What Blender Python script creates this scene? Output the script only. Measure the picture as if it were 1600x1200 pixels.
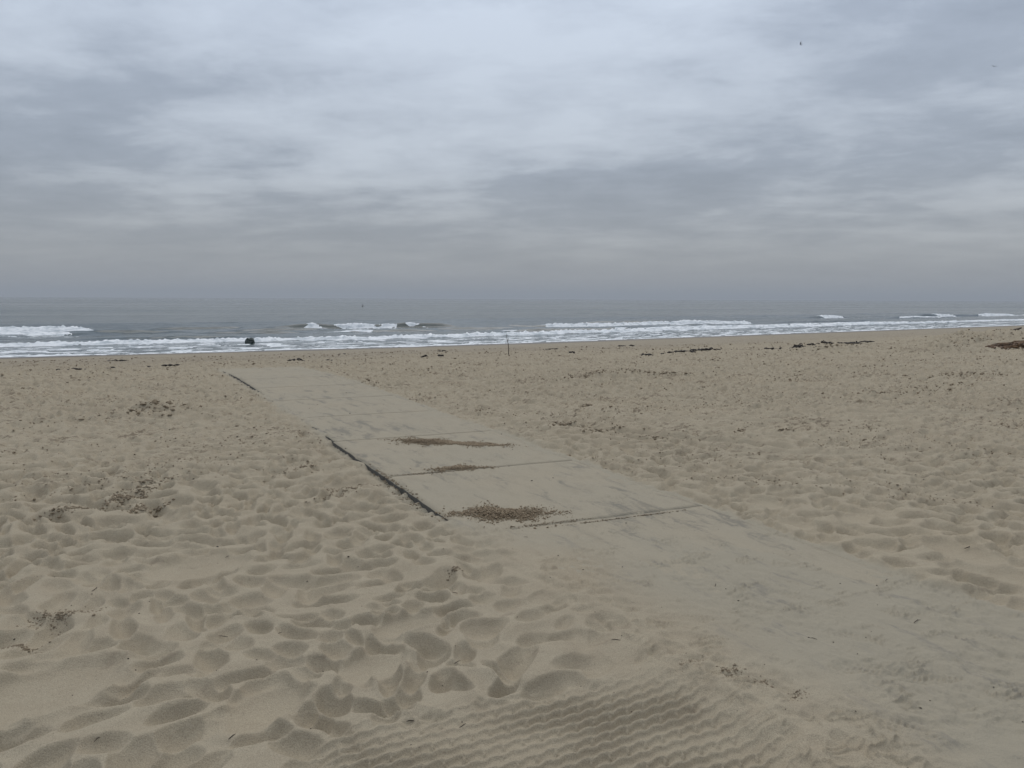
import bpy, math, random
import numpy as np

for o in list(bpy.data.objects):
    bpy.data.objects.remove(o, do_unlink=True)
scene = bpy.context.scene
C = scene.collection

# ------------------------------------------------------------------ camera
# world: +Y runs straight out to sea (and along the walkway), +X along the shore
EYE = 1.65
YAW = math.radians(26.9)
PITCH = math.radians(6.34)
cam_data = bpy.data.cameras.new('camera')
cam_data.sensor_width = 36.0
cam_data.lens = 27.05
cam_data.clip_start = 0.05
cam_data.clip_end = 40000
cam = bpy.data.objects.new('camera', cam_data)
C.objects.link(cam)
cam.location = (0, 0, EYE)
cam.rotation_mode = 'YXZ'
from mathutils import Matrix
cam.rotation_mode = 'QUATERNION'
cam.rotation_quaternion = (Matrix.Rotation(-YAW, 4, 'Z') @ Matrix.Rotation(math.pi / 2 - PITCH, 4, 'X')
                           @ Matrix.Rotation(math.radians(0.25), 4, 'Z')).to_quaternion()
scene.camera = cam
scene.render.resolution_x = 1024
scene.render.resolution_y = 768

# ------------------------------------------------------------------ sky + sun
SUN_EL = math.radians(54)
SUN_AZ = math.radians(34)            # clockwise from +Y, out over the sea
world = bpy.data.worlds.new('World')
scene.world = world
world.use_nodes = True
wn, wl = world.node_tree.nodes, world.node_tree.links
wn.clear()


def N(nodes, kind, **kw):
    n = nodes.new(kind)
    for k, v in kw.items():
        if k.startswith('i_'):
            n.inputs[k[2:]].default_value = v
        else:
            setattr(n, k, v)
    return n


def math_node(nodes, links, op, a, b=None, c=None, clamp=False):
    n = nodes.new('ShaderNodeMath')
    n.operation = op
    n.use_clamp = clamp
    for i, v in enumerate((a, b, c)):
        if v is None:
            continue
        if isinstance(v, (int, float)):
            n.inputs[i].default_value = v
        else:
            links.new(v, n.inputs[i])
    return n.outputs[0]


def ramp(nodes, links, fac, stops, interp='EASE'):
    n = nodes.new('ShaderNodeValToRGB')
    r = n.color_ramp
    r.interpolation = interp
    while len(r.elements) < len(stops):
        r.elements.new(0.5)
    for e, (p, col) in zip(r.elements, stops):
        e.position = p
        e.color = col if len(col) == 4 else (*col, 1)
    links.new(fac, n.inputs[0])
    return n.outputs[0]


def mixc(nodes, links, fac, a, b, mode='MIX'):
    n = nodes.new('ShaderNodeMix')
    n.data_type = 'RGBA'
    n.blend_type = mode
    n.clamp_factor = True
    for sock, v in ((n.inputs[0], fac), (n.inputs[6], a), (n.inputs[7], b)):
        if isinstance(v, (int, float)):
            sock.default_value = v
        elif isinstance(v, tuple):
            sock.default_value = v if len(v) == 4 else (*v, 1)
        else:
            links.new(v, sock)
    return n.outputs[2]


def build_sky():
    tc = wn.new('ShaderNodeTexCoord')
    sep = wn.new('ShaderNodeSeparateXYZ')
    wl.new(tc.outputs['Generated'], sep.inputs[0])
    M = lambda op, a, b=None, c=None, clamp=False: math_node(wn, wl, op, a, b, c, clamp)
    zc = M('MAXIMUM', sep.outputs[2], 0.0)
    den = M('ADD', zc, 0.13)
    px = M('DIVIDE', sep.outputs[0], den)
    py = M('DIVIDE', sep.outputs[1], den)
    comb = wn.new('ShaderNodeCombineXYZ')
    # cloud sheet seen in the camera's own azimuth: rotate so that streaks lie across the view
    ca, sa = math.cos(YAW + 0.12), math.sin(YAW + 0.12)
    u = M('SUBTRACT', M('MULTIPLY', px, ca), M('MULTIPLY', py, sa))
    v = M('ADD', M('MULTIPLY', px, sa), M('MULTIPLY', py, ca))
    wl.new(M('MULTIPLY', u, 0.80), comb.inputs[0])
    wl.new(v, comb.inputs[1])

    def noise(scale, detail, rough, off, dist=0.0):
        mp = wn.new('ShaderNodeMapping')
        mp.inputs['Location'].default_value = off
        wl.new(comb.outputs[0], mp.inputs[0])
        n = wn.new('ShaderNodeTexNoise')
        n.inputs['Scale'].default_value = scale
        n.inputs['Detail'].default_value = detail
        n.inputs['Roughness'].default_value = rough
        n.inputs['Distortion'].default_value = dist
        wl.new(mp.outputs[0], n.inputs['Vector'])
        return n.outputs[0]
    big = noise(0.55, 3, 0.5, SKY_OFF, 0.2)
    mid = noise(1.35, 8, 0.58, (SKY_OFF[0] + 9.7, SKY_OFF[1] + 3.1, 2.0), 0.25)
    fine = noise(3.6, 9, 0.62, (1.7, 8.1, 5.0), 0.25)
    a = M('MULTIPLY_ADD', M('SUBTRACT', big, 0.5), 1.5, 0.49)
    a = M('ADD', a, M('MULTIPLY', M('SUBTRACT', mid, 0.5), 1.35))
    a = M('ADD', a, M('MULTIPLY', M('SUBTRACT', fine, 0.5), 0.95))
    # cloud contrast dies into the murk close to the horizon
    k = M('MULTIPLY', M('SUBTRACT', sep.outputs[2], 0.012), 8.0, clamp=True)
    a = M('ADD', M('MULTIPLY', M('SUBTRACT', a, 0.5), k), 0.5)
    cloud = ramp(wn, wl, a, [(0.12, (0.72, 0.735, 0.76)), (0.40, (0.84, 0.85, 0.87)),
                             (0.52, (0.97, 0.97, 0.975)), (0.66, (1.12, 1.11, 1.10)), (0.95, (1.30, 1.28, 1.25))], 'LINEAR')
    # overall overcast luminance: dull at the horizon, brighter towards the zenith
    grad = ramp(wn, wl, zc, [(0.0, (0.345, 0.358, 0.370)), (0.05, (0.378, 0.402, 0.422)),
                             (0.16, (0.418, 0.470, 0.540)), (0.36, (0.490, 0.565, 0.680)),
                             (1.0, (0.66, 0.74, 0.86))], 'LINEAR')
    clouds = mixc(wn, wl, 1.0, grad, cloud, 'MULTIPLY')
    sky = wn.new('ShaderNodeTexSky')
    sky.sky_type = 'NISHITA'
    sky.sun_disc = False
    sky.sun_elevation = SUN_EL
    sky.sun_rotation = SUN_AZ
    sky.air_density = 1.0
    sky.dust_density = 3.0
    # the clear sky above the deck only tints it: 10 % at strength 0.1
    thin = mixc(wn, wl, 1.0, sky.outputs[0], (0.10, 0.10, 0.10), 'MULTIPLY')
    col = mixc(wn, wl, 0.05, clouds, thin)
    bg = wn.new('ShaderNodeBackground')
    bg.inputs['Strength'].default_value = 1.0
    wl.new(col, bg.inputs['Color'])
    out = wn.new('ShaderNodeOutputWorld')
    wl.new(bg.outputs[0], out.inputs[0])


SKY_OFF = (21.7, 9.3, 0.0)
build_sky()

sun = bpy.data.lights.new('sun', 'SUN')
sun.energy = 1.1
sun.angle = math.radians(58)
sun.color = (1.0, 0.965, 0.92)
sun_o = bpy.data.objects.new('sun', sun)
C.objects.link(sun_o)
sun_o.rotation_mode = 'QUATERNION'
from mathutils import Vector
sd = Vector((math.sin(SUN_AZ) * math.cos(SUN_EL), math.cos(SUN_AZ) * math.cos(SUN_EL), math.sin(SUN_EL)))
sun_o.rotation_quaternion = sd.to_track_quat('Z', 'Y')
sun_o.location = sd * 50

vs = scene.view_settings
vs.view_transform = 'Standard'
vs.look = 'None'
vs.exposure = 0.0
vs.gamma = 1.0
vs.use_curve_mapping = False

# ------------------------------------------------------------------ numpy noise
SEA = -2.3
f32 = np.float32


def _hash(ix, iy, seed):
    h = (ix.astype(np.int64) * 374761393 + iy.astype(np.int64) * 668265263 + seed * 1274126177) & 0xffffffff
    h = ((h ^ (h >> 13)) * 1274126177) & 0xffffffff
    h = ((h ^ (h >> 16)) * 2246822519) & 0xffffffff
    return h ^ (h >> 15)


def rnd(ix, iy, seed):
    return (_hash(ix, iy, seed) & 0xffffff).astype(f32) / f32(0xffffff)


def vnoise(x, y, seed=0):
    """gradient noise, about -1..1"""
    fx, fy = np.floor(x), np.floor(y)
    ix, iy = fx.astype(np.int64), fy.astype(np.int64)
    tx, ty = (x - fx).astype(f32), (y - fy).astype(f32)
    sx = tx * tx * tx * (tx * (tx * 6 - 15) + 10)
    sy = ty * ty * ty * (ty * (ty * 6 - 15) + 10)

    def g(dx, dy):
        a = rnd(ix + dx, iy + dy, seed) * f32(6.2831853)
        return np.cos(a) * (tx - dx) + np.sin(a) * (ty - dy)
    a = g(0, 0) * (1 - sx) + g(1, 0) * sx
    b = g(0, 1) * (1 - sx) + g(1, 1) * sx
    return (a * (1 - sy) + b * sy) * f32(1.5)


def fbm(x, y, seed=0, octv=4, rough=0.5):
    s = np.zeros_like(x, dtype=f32)
    a = 1.0
    for i in range(octv):
        s += f32(a) * vnoise(x * 2 ** i + 17.3 * i, y * 2 ** i - 9.1 * i, seed + i)
        a *= rough
    return s


def sm(x, a, b):
    t = np.clip((x - a) / (b - a), 0, 1)
    return t * t * (3 - 2 * t)


def bowls(x, y, s, seed, temp, top, aspect=(1.0, 1.9)):
    """trodden sand: overlapping scooped hollows that meet in crests. about -1..top"""
    acc = np.exp(np.full(x.shape, -top / temp, dtype=f32))
    gx, gy = np.floor(x / s).astype(np.int64), np.floor(y / s).astype(np.int64)
    for dx in (-1, 0, 1):
        for dy in (-1, 0, 1):
            ix, iy = gx + dx, gy + dy
            cx = (ix + 0.5 + (rnd(ix, iy, seed) - 0.5) * 0.95) * s
            cy = (iy + 0.5 + (rnd(ix, iy, seed + 1) - 0.5) * 0.95) * s
            an = rnd(ix, iy, seed + 2) * f32(3.14159)
            asp = aspect[0] + rnd(ix, iy, seed + 3) * f32(aspect[1] - aspect[0])
            dep = 0.35 + rnd(ix, iy, seed + 4) * f32(0.75)
            ux, uy = (x - cx).astype(f32), (y - cy).astype(f32)
            ca, sa = np.cos(an), np.sin(an)
            a = (ux * ca + uy * sa) / (f32(s * 0.50) * np.sqrt(asp))
            b = (-ux * sa + uy * ca) / (f32(s * 0.50) / np.sqrt(asp))
            q = a * a + b * b - dep
            acc += np.exp(np.clip(-q / temp, -40, 40))
    return -temp * np.log(acc)


# ------------------------------------------------------------------ beach shape
PATH_L, PATH_R, PATH_END = 2.12, 4.10, 20.35
JOINTS = [4.75 + 1.95 * k for k in range(-4, 9)]


def shore_off(x):
    t = x - 22.0
    return np.minimum(0.07 * (t + np.sqrt(t * t + 100.0)), 60.0)


def profile(s):
    t = np.maximum(s - 14.0, 0.0)
    return np.maximum(-0.058 * (np.sqrt(t * t + 36.0) - 6.0), -14.0)


def base_z(x, y):
    return profile(y - shore_off(x))


# named hollows (x, y, half length, half width, turn, depth)
HOLLOWS = [(4.62, 2.62, .17, .27, .2, .035), (4.78, 2.98, .15, .24, .1, .03), (4.40, 4.02, .12, .15, 0, .03),
           (4.62, 4.55, .14, .17, 0, .03), (0.35, 5.05, .30, .20, .3, .04), (-.35, 3.6, .3, .2, .5, .04),
           (0.95, 3.25, .17, .12, .4, .035), (1.25, 3.6, .18, .11, .2, .035), (0.45, 3.1, .2, .13, .8, .04),
           (4.9, 3.9, .22, .12, .5, .03), (2.0, 3.55, .10, .07, .3, .02), (2.05, 6.9, .22, .10, .5, .03),
           (1.65, 6.6, .25, .16, .3, .045), (1.72, 7.25, .22, .12, .3, .03)]
# long smooth ruts left by a vehicle: (x0, y0, x1, y1, half width, depth)
RUTS = [(5.3, 8.35, 6.6, 6.1, .16, .06), (7.0, 8.2, 8.6, 6.9, .18, .05), (9.3, 7.6, 12.5, 6.2, .2, .05),
        (5.8, 6.4, 7.6, 5.4, .14, .03), (2.6, 2.05, 3.4, 1.2, .05, .012), (2.9, 2.0, 3.7, 1.0, .05, .01)]
# tread prints pressed into the drifted film on the walkway: (x, y, turn, half length, half width, pitch)
PRINTS = [(2.34, 3.55, .2, .13, .05, .022), (2.30, 3.28, .5, .13, .05, .02), (2.55, 3.0, .9, .14, .05, .024),
          (2.72, 2.72, .5, .14, .05, .024), (2.95, 2.95, .2, .14, .05, .022), (3.10, 2.45, .7, .14, .05, .026),
          (2.85, 2.2, .9, .14, .05, .026), (3.3, 2.9, .3, .13, .05, .022), (3.45, 3.15, .4, .13, .05, .02),
          (3.6, 2.5, .8, .14, .05, .024), (3.05, 2.0, 1.1, .14, .05, .026), (3.3, 1.75, .6, .14, .05, .03),
          (3.75, 2.1, .7, .13, .05, .024), (2.6, 1.8, .4, .14, .05, .026), (2.45, 2.75, 1.2, .12, .05, .022),
          (2.15, 3.1, .3, .13, .05, .022), (2.12, 2.72, 1.6, .12, .05, .02), (2.5, 3.75, .2, .12, .045, .02)]


def tread(x, y, dist):
    """rows of lugs from a wide tyre that ran along the beach"""
    wob = 0.012 * np.sin(x * 3.1 + 0.7) + 0.02 * vnoise(x * 1.2, y * 1.2, 77)
    b = y + wob - 0.03 * (x - 1.5) - 0.05 * (x - 1.5) ** 2
    p = 0.060
    k = np.floor(b / p)
    t = b / p - k
    ki = k.astype(np.int64)
    scal = 0.10 * np.sin(x * (2 * math.pi / 0.080) + (ki % 2) * math.pi)
    ridge = np.exp(-((t - 0.5 + scal) / 0.17) ** 2)
    beads = np.abs(np.sin(x * (math.pi / 0.080) + (ki % 2) * 1.57))
    alt = (ki % 2 == 0)
    webs = np.exp(-(beads / 0.25) ** 2) * np.exp(-((t - np.where(alt, .0, 1.0)) / .40) ** 2) * np.where(alt, 1.0, .35)
    z = 0.028 * ridge + 0.024 * webs - 0.018
    return z * (0.75 + 0.5 * vnoise(x * 2.2, y * 4.0, 78))


def height(x, y, dist=None):
    """full sand height; returns z, wetness, drift film on the walkway"""
    shp = x.shape
    x = np.ascontiguousarray(x, dtype=np.float64).ravel()
    y = np.ascontiguousarray(y, dtype=np.float64).ravel()
    d = np.hypot(x, y)
    s = y - shore_off(x)
    z = profile(s).astype(f32)
    near = d < 75
    xn, yn, sn, dn = x[near], y[near], s[near], d[near]
    # domain warp so the prints do not line up
    wx = xn + 0.20 * vnoise(xn * 0.9, yn * 0.9, 3) + 0.05 * vnoise(xn * 3.7, yn * 3.7, 5)
    wy = yn + 0.20 * vnoise(xn * 0.9, yn * 0.9, 4) + 0.05 * vnoise(xn * 3.7, yn * 3.7, 6)
    loose = 1 - sm(sn, 24, 46)                       # churned dry sand, smooth wet sand at the sea
    patch = 0.78 + 0.42 * sm(vnoise(xn * 0.35, yn * 0.35, 9), -0.5, 0.6)
    b1 = bowls(wx, wy, 0.165, 11, 0.03, 0.36, (1.0, 2.2))
    b2 = bowls(wx + 3.3, wy + 1.7, 0.31, 31, 0.03, 0.25, (1.0, 1.6))
    b3 = bowls(wx, wy, 0.115, 51, 0.10, 0.10)
    h = patch * (1 - .42 * sm(dn, 6, 14)) * (0.056 * b1 + 0.026 * b2)
    h = h * (1 - .5 * (1 - sm(PATH_L - xn, .1, .75)) * (xn < PATH_L) * (1 - sm(yn, 4.5, 5.5)))
    rough = sm(vnoise(xn * 0.6, yn * 0.6, 12), -0.15, 0.7) * sm(dn, 3.5, 9)
    h = h + (0.0045 + 0.016 * rough) * b3
    h = h + 0.010 * fbm(xn * 2.1, yn * 2.1, 14, 3) + (0.0018 + 0.010 * rough) * fbm(xn * 11, yn * 11, 20, 3, .6)
    # far churn: coarser humps so that texture survives at a grazing angle
    h = h + sm(dn, 7, 16) * 0.046 * fbm(xn * 3.6, yn * 4.8, 25, 5, .76)
    for (cx, cy, la, lb, an, dep) in HOLLOWS:
        dep = dep * 1.15
        m = (np.abs(xn - cx) < .7) & (np.abs(yn - cy) < .7)
        ux, uy = xn[m] - cx, yn[m] - cy
        a = (ux * math.cos(an) + uy * math.sin(an)) / la
        b = (-ux * math.sin(an) + uy * math.cos(an)) / lb
        q = a * a + b * b
        w = 1 - sm(q, 0.75, 1.5)
        h[m] = h[m] * (1 - w) + w * (-dep + dep * 0.65 * q) + 0.3 * dep * np.exp(-((q - 1.5) / .5) ** 2)
    for (x0, y0, x1, y1, hw, dep) in RUTS:
        L = math.hypot(x1 - x0, y1 - y0)
        tx, ty = (x1 - x0) / L, (y1 - y0) / L
        a = (xn - x0) * tx + (yn - y0) * ty
        b = -(xn - x0) * ty + (yn - y0) * tx + 0.06 * np.sin(a * 2.0)
        w = sm(a, -.2, .3) * (1 - sm(a, L - .3, L + .2)) * (1 - sm(np.abs(b), hw * .6, hw * 1.7))
        h = h * (1 - 0.8 * w) + w * (-dep + dep * 1.6 * np.minimum((b / hw) ** 2, 1.0))
    h *= loose * 0.985 + 0.015
    # broad swells of the beach
    h = h + (0.3 + 0.7 * loose) * (0.05 * fbm(xn * 0.22, yn * 0.22, 40, 3) + 0.06 * sm(sn, 25, 40) * vnoise(xn * .12, yn * .16, 43))
    # low humps of piled sand with rubble, right-hand beach
    for (cx, cy, rx, ry, a0) in ((27.5, 17.6, 3.0, 1.0, .30), (33.0, 20.5, 4.2, 1.3, .38), (21.5, 18.3, 2.2, .8, .14),
                                 (24.3, 16.2, 1.6, .7, .2), (36.5, 21.8, 3.0, 1.0, .25), (0.4, 12.2, .9, .8, .12),
                                 (9.5, 13.5, 1.1, .5, .10), (5.6, 11.0, .8, .4, .07)):
        q = ((xn - cx) / rx) ** 2 + ((yn - cy) / ry) ** 2
        h = h + a0 * np.exp(-q) * (1 + 0.45 * fbm(xn * 1.7, yn * 1.7, 46, 4, .6))
    # ---- tyre lugs in front of the walkway
    edge = 0.07 * vnoise(xn * 1.7, yn * 1.7, 60)
    tw = sm(yn, 1.5, 1.75) * (1 - sm(yn + 0.10 * (xn - 1.5) + edge, 2.60, 2.80)) * sm(xn + 2 * edge, .45, .8) * (1 - sm(xn + 3 * edge, 2.2, 2.5))
    m = tw > 0.001
    tz = tread(xn[m], yn[m], dn[m])
    smooth = 0.012 * fbm(xn[m] * 1.3, yn[m] * 1.3, 61, 2)
    h[m] = h[m] * (1 - tw[m]) + tw[m] * (tz + smooth - 0.012 + 0.0012 * fbm(xn[m] * 14, yn[m] * 14, 62, 2))
    # ---- walkway: sand lies flush at its edges, drifts over it close by, sits below the panels beyond
    wob = 0.035 * vnoise(yn * 1.3, xn * 0.7, 70) + 0.02 * vnoise(yn * 5.2, xn * 2, 71)
    inside = (xn > PATH_L - .6) & (xn < PATH_R + .6) & (yn < PATH_END + 1.2)
    xi, yi, wi = xn[inside], yn[inside], wob[inside]
    el = xi - PATH_L                                  # distance in from the left edge
    er = PATH_R - xi
    # lateral blend: 1 over the walkway
    lat = sm(el + 2 * wi, -.17, .06) * sm(er + 1.5 * wi, -.10, -.0) * (1 - sm(yi, PATH_END - .1, PATH_END + .7))
    film = 0.0065 * fbm(xi * 3.2, yi * 1.6, 80, 4, .55) + 0.0085 * fbm(xi * 14, yi * 12, 83, 4, .62) * sm(vnoise(xi * 1.8, yi * 1.8, 82), -.6, .5)
    lines = vnoise(xi * 26, yi * 1.3, 85)
    film = film + 0.0035 * np.clip(lines, 0, 1) ** 2
    crack = np.abs(vnoise(xi * 7 + 0.6 * vnoise(xi * 9, yi * 9, 87), yi * 17, 88))
    film = film + 0.013 * np.exp(-(crack / .08) ** 2) * sm(vnoise(xi * 5.5, yi * 5.5, 89) + .6 * vnoise(xi * 1.3, yi * 1.3, 86), .0, .5)
    for (cx, cy, an, la, lb, pt) in PRINTS:
        mm = (np.abs(xi - cx) < .2) & (np.abs(yi - cy) < .2)
        ux, uy = xi[mm] - cx, yi[mm] - cy
        a = ux * math.sin(an) * -1 + uy * math.cos(an)
        b = ux * math.cos(an) + uy * math.sin(an)
        w = 1 - sm((a / la) ** 2 + (b / lb) ** 2, .8, 1.2)
        film[mm] += w * (-.004 + 0.0095 * np.sin(a * 2 * math.pi / pt + 1.5 * np.sin(b * 120)) * (.4 + .6 * np.cos(b * 2 * math.pi / (pt * 1.3))) * (.5 + .7 * vnoise(xi[mm] * 9, yi[mm] * 9, 98)))
    film = film + (1 - sm(yi + .3 * vnoise(xi * 1.2, yi * 1.2, 102), 1.9, 2.9)) * .011 * bowls(xi, yi, .15, 103, .06, .15)
    film = film + (1 - sm(el, .15, .6)) * (1 - sm(yi, 3.6, 4.4)) * .016 * bowls(xi, yi, .10, 113, .06, .15)
    # drift thickness over the panels
    cov = 0.0115 - 0.0185 * sm(yi + 0.9 * (xi - 2.4) + 1.2 * vnoise(xi * 1.1, yi * .5, 90), 3.6, 5.4)
    cov = cov + 0.020 * (1 - sm(yi, 2.3, 3.1))
    cov = cov + 0.020 * (1 - sm(el + wi * 2, 0.02, .34)) * (1 - sm(yi, 4.9, 5.25))
    cov = cov + 0.011 * (1 - sm(er + wi * 2.4, -.02, .16))
    # the left edge is bare where the wind has cut the sand away
    ncut = vnoise(yi * 2.3, yi * 0 + 3.7, 91) * .5 + vnoise(yi * 6.5, yi * 0 + 1.7, 92) * .35
    c1 = sm(yi, 5.15, 5.4) * (1 - sm(yi, 8.7, 9.3))
    c2 = sm(yi, 14.2, 14.8) * (1 - sm(yi, 18.0, 18.6))
    cut = np.maximum(c1, c2) * sm(ncut, -.55, -.1)
    leftfill = (1 - sm(el + wi, .0, .13)) * (1 - np.maximum(c1, c2)) * sm(yi, 4.9, 5.2)
    cov = cov + 0.017 * leftfill
    level = np.where(el > -.0, cov, cov)
    hz = h[inside]
    mixed = hz * (1 - lat) + lat * (level + film * (0.4 + 0.6 * lat))
    # trench along the exposed edge
    tr = cut * np.exp(-np.clip(-(el + .03), 0, 9) ** 2 / .10 ** 2) * (el < .03)
    mixed = mixed * (1 - tr) + tr * (-.036 + 0.040 * vnoise(xi * 9, yi * 9, 95))
    # well inside the bare stretch keep clear below the panels
    deep = sm(el, 0.03, .05) * (cut > .05) * (yi > 5.2)
    mixed = np.where((deep > 0) & (el < .3), np.minimum(mixed, -.03), mixed)
    h[inside] = mixed
    zz = z.copy()
    zz[near] += h.astype(f32)
    wet = sm(s + 0.9 * vnoise(x * .12, y * .2, 96) + .5 * vnoise(x * .5, y * .7, 97), 46.0, 54.0)
    wet = np.maximum(wet, .24 * sm(s + 3.0 * vnoise(x * .1, y * .2, 99), 21, 31))
    wf = np.zeros_like(zz)
    t = wf[near]
    t[inside] = lat * np.maximum(sm(xi + .3 * vnoise(xi * 1.5, yi * 1.1, 101), 2.2, 2.9), sm(yi, 4.2, 5.2))
    wf[near] = t
    return zz.reshape(shp), wet.astype(f32).reshape(shp), wf.reshape(shp)


def hz_at(x, y):
    return float(height(np.array([float(x)]), np.array([float(y)]))[0][0])


# ------------------------------------------------------------------ mesh helpers
def grid_mesh(name, X, Y, Z, wrap=False, attrs=None, keep=None):
    nr, nc = X.shape
    idx = np.arange(nr * nc).reshape(nr, nc)
    if wrap:
        idx = np.concatenate([idx, idx[:, :1]], axis=1)
    a, b, c, d = idx[:-1, :-1], idx[:-1, 1:], idx[1:, 1:], idx[1:, :-1]
    F = np.stack([a, b, c, d], -1).reshape(-1, 4)
    V = np.stack([X, Y, Z], -1).reshape(-1, 3)
    if keep is not None:
        kf = keep.ravel()[F].any(1)
        F = F[kf]
        used = np.unique(F)
        remap = np.zeros(len(V), np.int64)
        remap[used] = np.arange(len(used))
        F = remap[F]
        V = V[used]
        if attrs:
            attrs = {k: v.ravel()[used] for k, v in attrs.items()}
    return raw_mesh(name, V, F, attrs)


def raw_mesh(name, V, F, attrs=None, smooth=True):
    n = F.shape[1]
    me = bpy.data.meshes.new(name)
    me.vertices.add(len(V))
    me.vertices.foreach_set('co', np.ascontiguousarray(V, dtype=f32).ravel())
    me.loops.add(F.size)
    me.loops.foreach_set('vertex_index', np.ascontiguousarray(F, dtype=np.int32).ravel())
    me.polygons.add(len(F))
    me.polygons.foreach_set('loop_start', np.arange(0, F.size, n, dtype=np.int32))
    if smooth:
        me.polygons.foreach_set('use_smooth', np.ones(len(F), dtype=bool))
    me.update(calc_edges=True)
    for k, v in (attrs or {}).items():
        at = me.attributes.new(k, 'FLOAT', 'POINT')
        at.data.foreach_set('value', np.ascontiguousarray(v, dtype=f32).ravel())
    return me


def link(name, me, mat, parent=None):
    o = bpy.data.objects.new(name, me)
    C.objects.link(o)
    if me is not None and mat is not None and not me.materials:
        me.materials.append(mat)
    if parent:
        o.parent = parent
    return o


def tag(o, label=None, cat=None, group=None, kind=None):
    if label:
        o['label'] = label
    if cat:
        o['category'] = cat
    if group:
        o['group'] = group
    if kind:
        o['kind'] = kind
    return o


# ------------------------------------------------------------------ materials
def new_mat(name):
    m = bpy.data.materials.new(name)
    m.use_nodes = True
    nt = m.node_tree
    return m, nt.nodes, nt.links, nt.nodes['Principled BSDF']


def tex_noise(n, l, scale, detail=4, rough=.55, vec=None, dist=0.0, mapscale=None):
    tc = n.new('ShaderNodeTexCoord')
    src = tc.outputs['Object']
    if mapscale:
        mp = n.new('ShaderNodeMapping')
        mp.inputs['Scale'].default_value = mapscale
        l.new(src, mp.inputs[0])
        src = mp.outputs[0]
    t = n.new('ShaderNodeTexNoise')
    t.inputs['Scale'].default_value = scale
    t.inputs['Detail'].default_value = detail
    t.inputs['Roughness'].default_value = rough
    t.inputs['Distortion'].default_value = dist
    l.new(src, t.inputs['Vector'])
    return t.outputs[0]


SAND = (0.345, 0.285, 0.205)


def sand_color(n, l):
    patch = tex_noise(n, l, 0.45, 4, .6)
    col = ramp(n, l, patch, [(.3, (0.352, 0.291, 0.203)), (.5, (0.374, 0.314, 0.222)), (.72, (0.389, 0.321, 0.223))])
    mid = tex_noise(n, l, 6.0, 5, .65)
    col = mixc(n, l, ramp(n, l, mid, [(.35, (0, 0, 0)), (.7, (.5, .5, .5))]), col, (0.316, 0.257, 0.178))
    grain = tex_noise(n, l, 260, 2, .7)
    col = mixc(n, l, 1.0, col, ramp(n, l, grain, [(.3, (.70, .69, .68)), (.5, (1, 1, 1)), (.72, (1.22, 1.22, 1.22))], 'LINEAR'), 'MULTIPLY')
    speck = tex_noise(n, l, 95, 2, .5)
    col = mixc(n, l, ramp(n, l, speck, [(.70, (0, 0, 0)), (.76, (.55, .55, .55))]), col, (0.14, 0.115, 0.085))
    return col


def sand_material():
    m, n, l, b = new_mat('sand')
    col = sand_color(n, l)
    # damp crumbs and streaks further down the beach
    crumb = tex_noise(n, l, 3.2, 6, .72, mapscale=(1, 1.3, 1))
    col = mixc(n, l, ramp(n, l, crumb, [(.60, (0, 0, 0)), (.70, (.5, .5, .5))]), col, (0.215, 0.172, 0.120))
    spk = tex_noise(n, l, 14, 5, .75, mapscale=(.6, 1.3, 1))
    zone = tex_noise(n, l, .9, 3, .6)
    spm = math_node(n, l, 'ADD', spk, math_node(n, l, 'MULTIPLY', math_node(n, l, 'SUBTRACT', zone, .5), .5))
    dry = N(n, 'ShaderNodeAttribute', attribute_name='coarse').outputs['Fac']
    spr = math_node(n, l, 'MULTIPLY', ramp(n, l, spm, [(.56, (0, 0, 0)), (.65, (.85, .85, .85))]), dry)
    col = mixc(n, l, spr, col, (0.175, 0.135, 0.090))
    wf = N(n, 'ShaderNodeAttribute', attribute_name='film').outputs['Fac']
    col = mixc(n, l, math_node(n, l, 'MULTIPLY', wf, .75), col, (0.332, 0.292, 0.218))
    st = tex_noise(n, l, 4.2, 6, .64, mapscale=(1.6, .42, 1), dist=.5)
    st2 = tex_noise(n, l, 11, 5, .7, mapscale=(1.7, .6, 1), dist=.4)
    stm = math_node(n, l, 'ADD', st, math_node(n, l, 'MULTIPLY', math_node(n, l, 'SUBTRACT', st2, .5), .55))
    stf = math_node(n, l, 'MULTIPLY', ramp(n, l, stm, [(.54, (0, 0, 0)), (.72, (.55, .55, .55))]), wf)
    col = mixc(n, l, stf, col, (0.205, 0.186, 0.155))
    wet = N(n, 'ShaderNodeAttribute', attribute_name='wet').outputs['Fac']
    col = mixc(n, l, math_node(n, l, 'MULTIPLY', wet, .95), col, (0.105, 0.083, 0.060))
    l.new(col, b.inputs['Base Color'])
    l.new(math_node(n, l, 'MULTIPLY_ADD', wet, -.45, .95), b.inputs['Roughness'])
    b.inputs['Specular IOR Level'].default_value = .2
    bp = n.new('ShaderNodeBump')
    bp.inputs['Strength'].default_value = .7
    bp.inputs['Distance'].default_value = .006
    g1 = tex_noise(n, l, 130, 3, .7)
    g2 = tex_noise(n, l, 34, 4, .6)
    l.new(math_node(n, l, 'ADD', g1, math_node(n, l, 'MULTIPLY', g2, 1.2)), bp.inputs['Height'])
    l.new(bp.outputs[0], b.inputs['Normal'])
    return m


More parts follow.
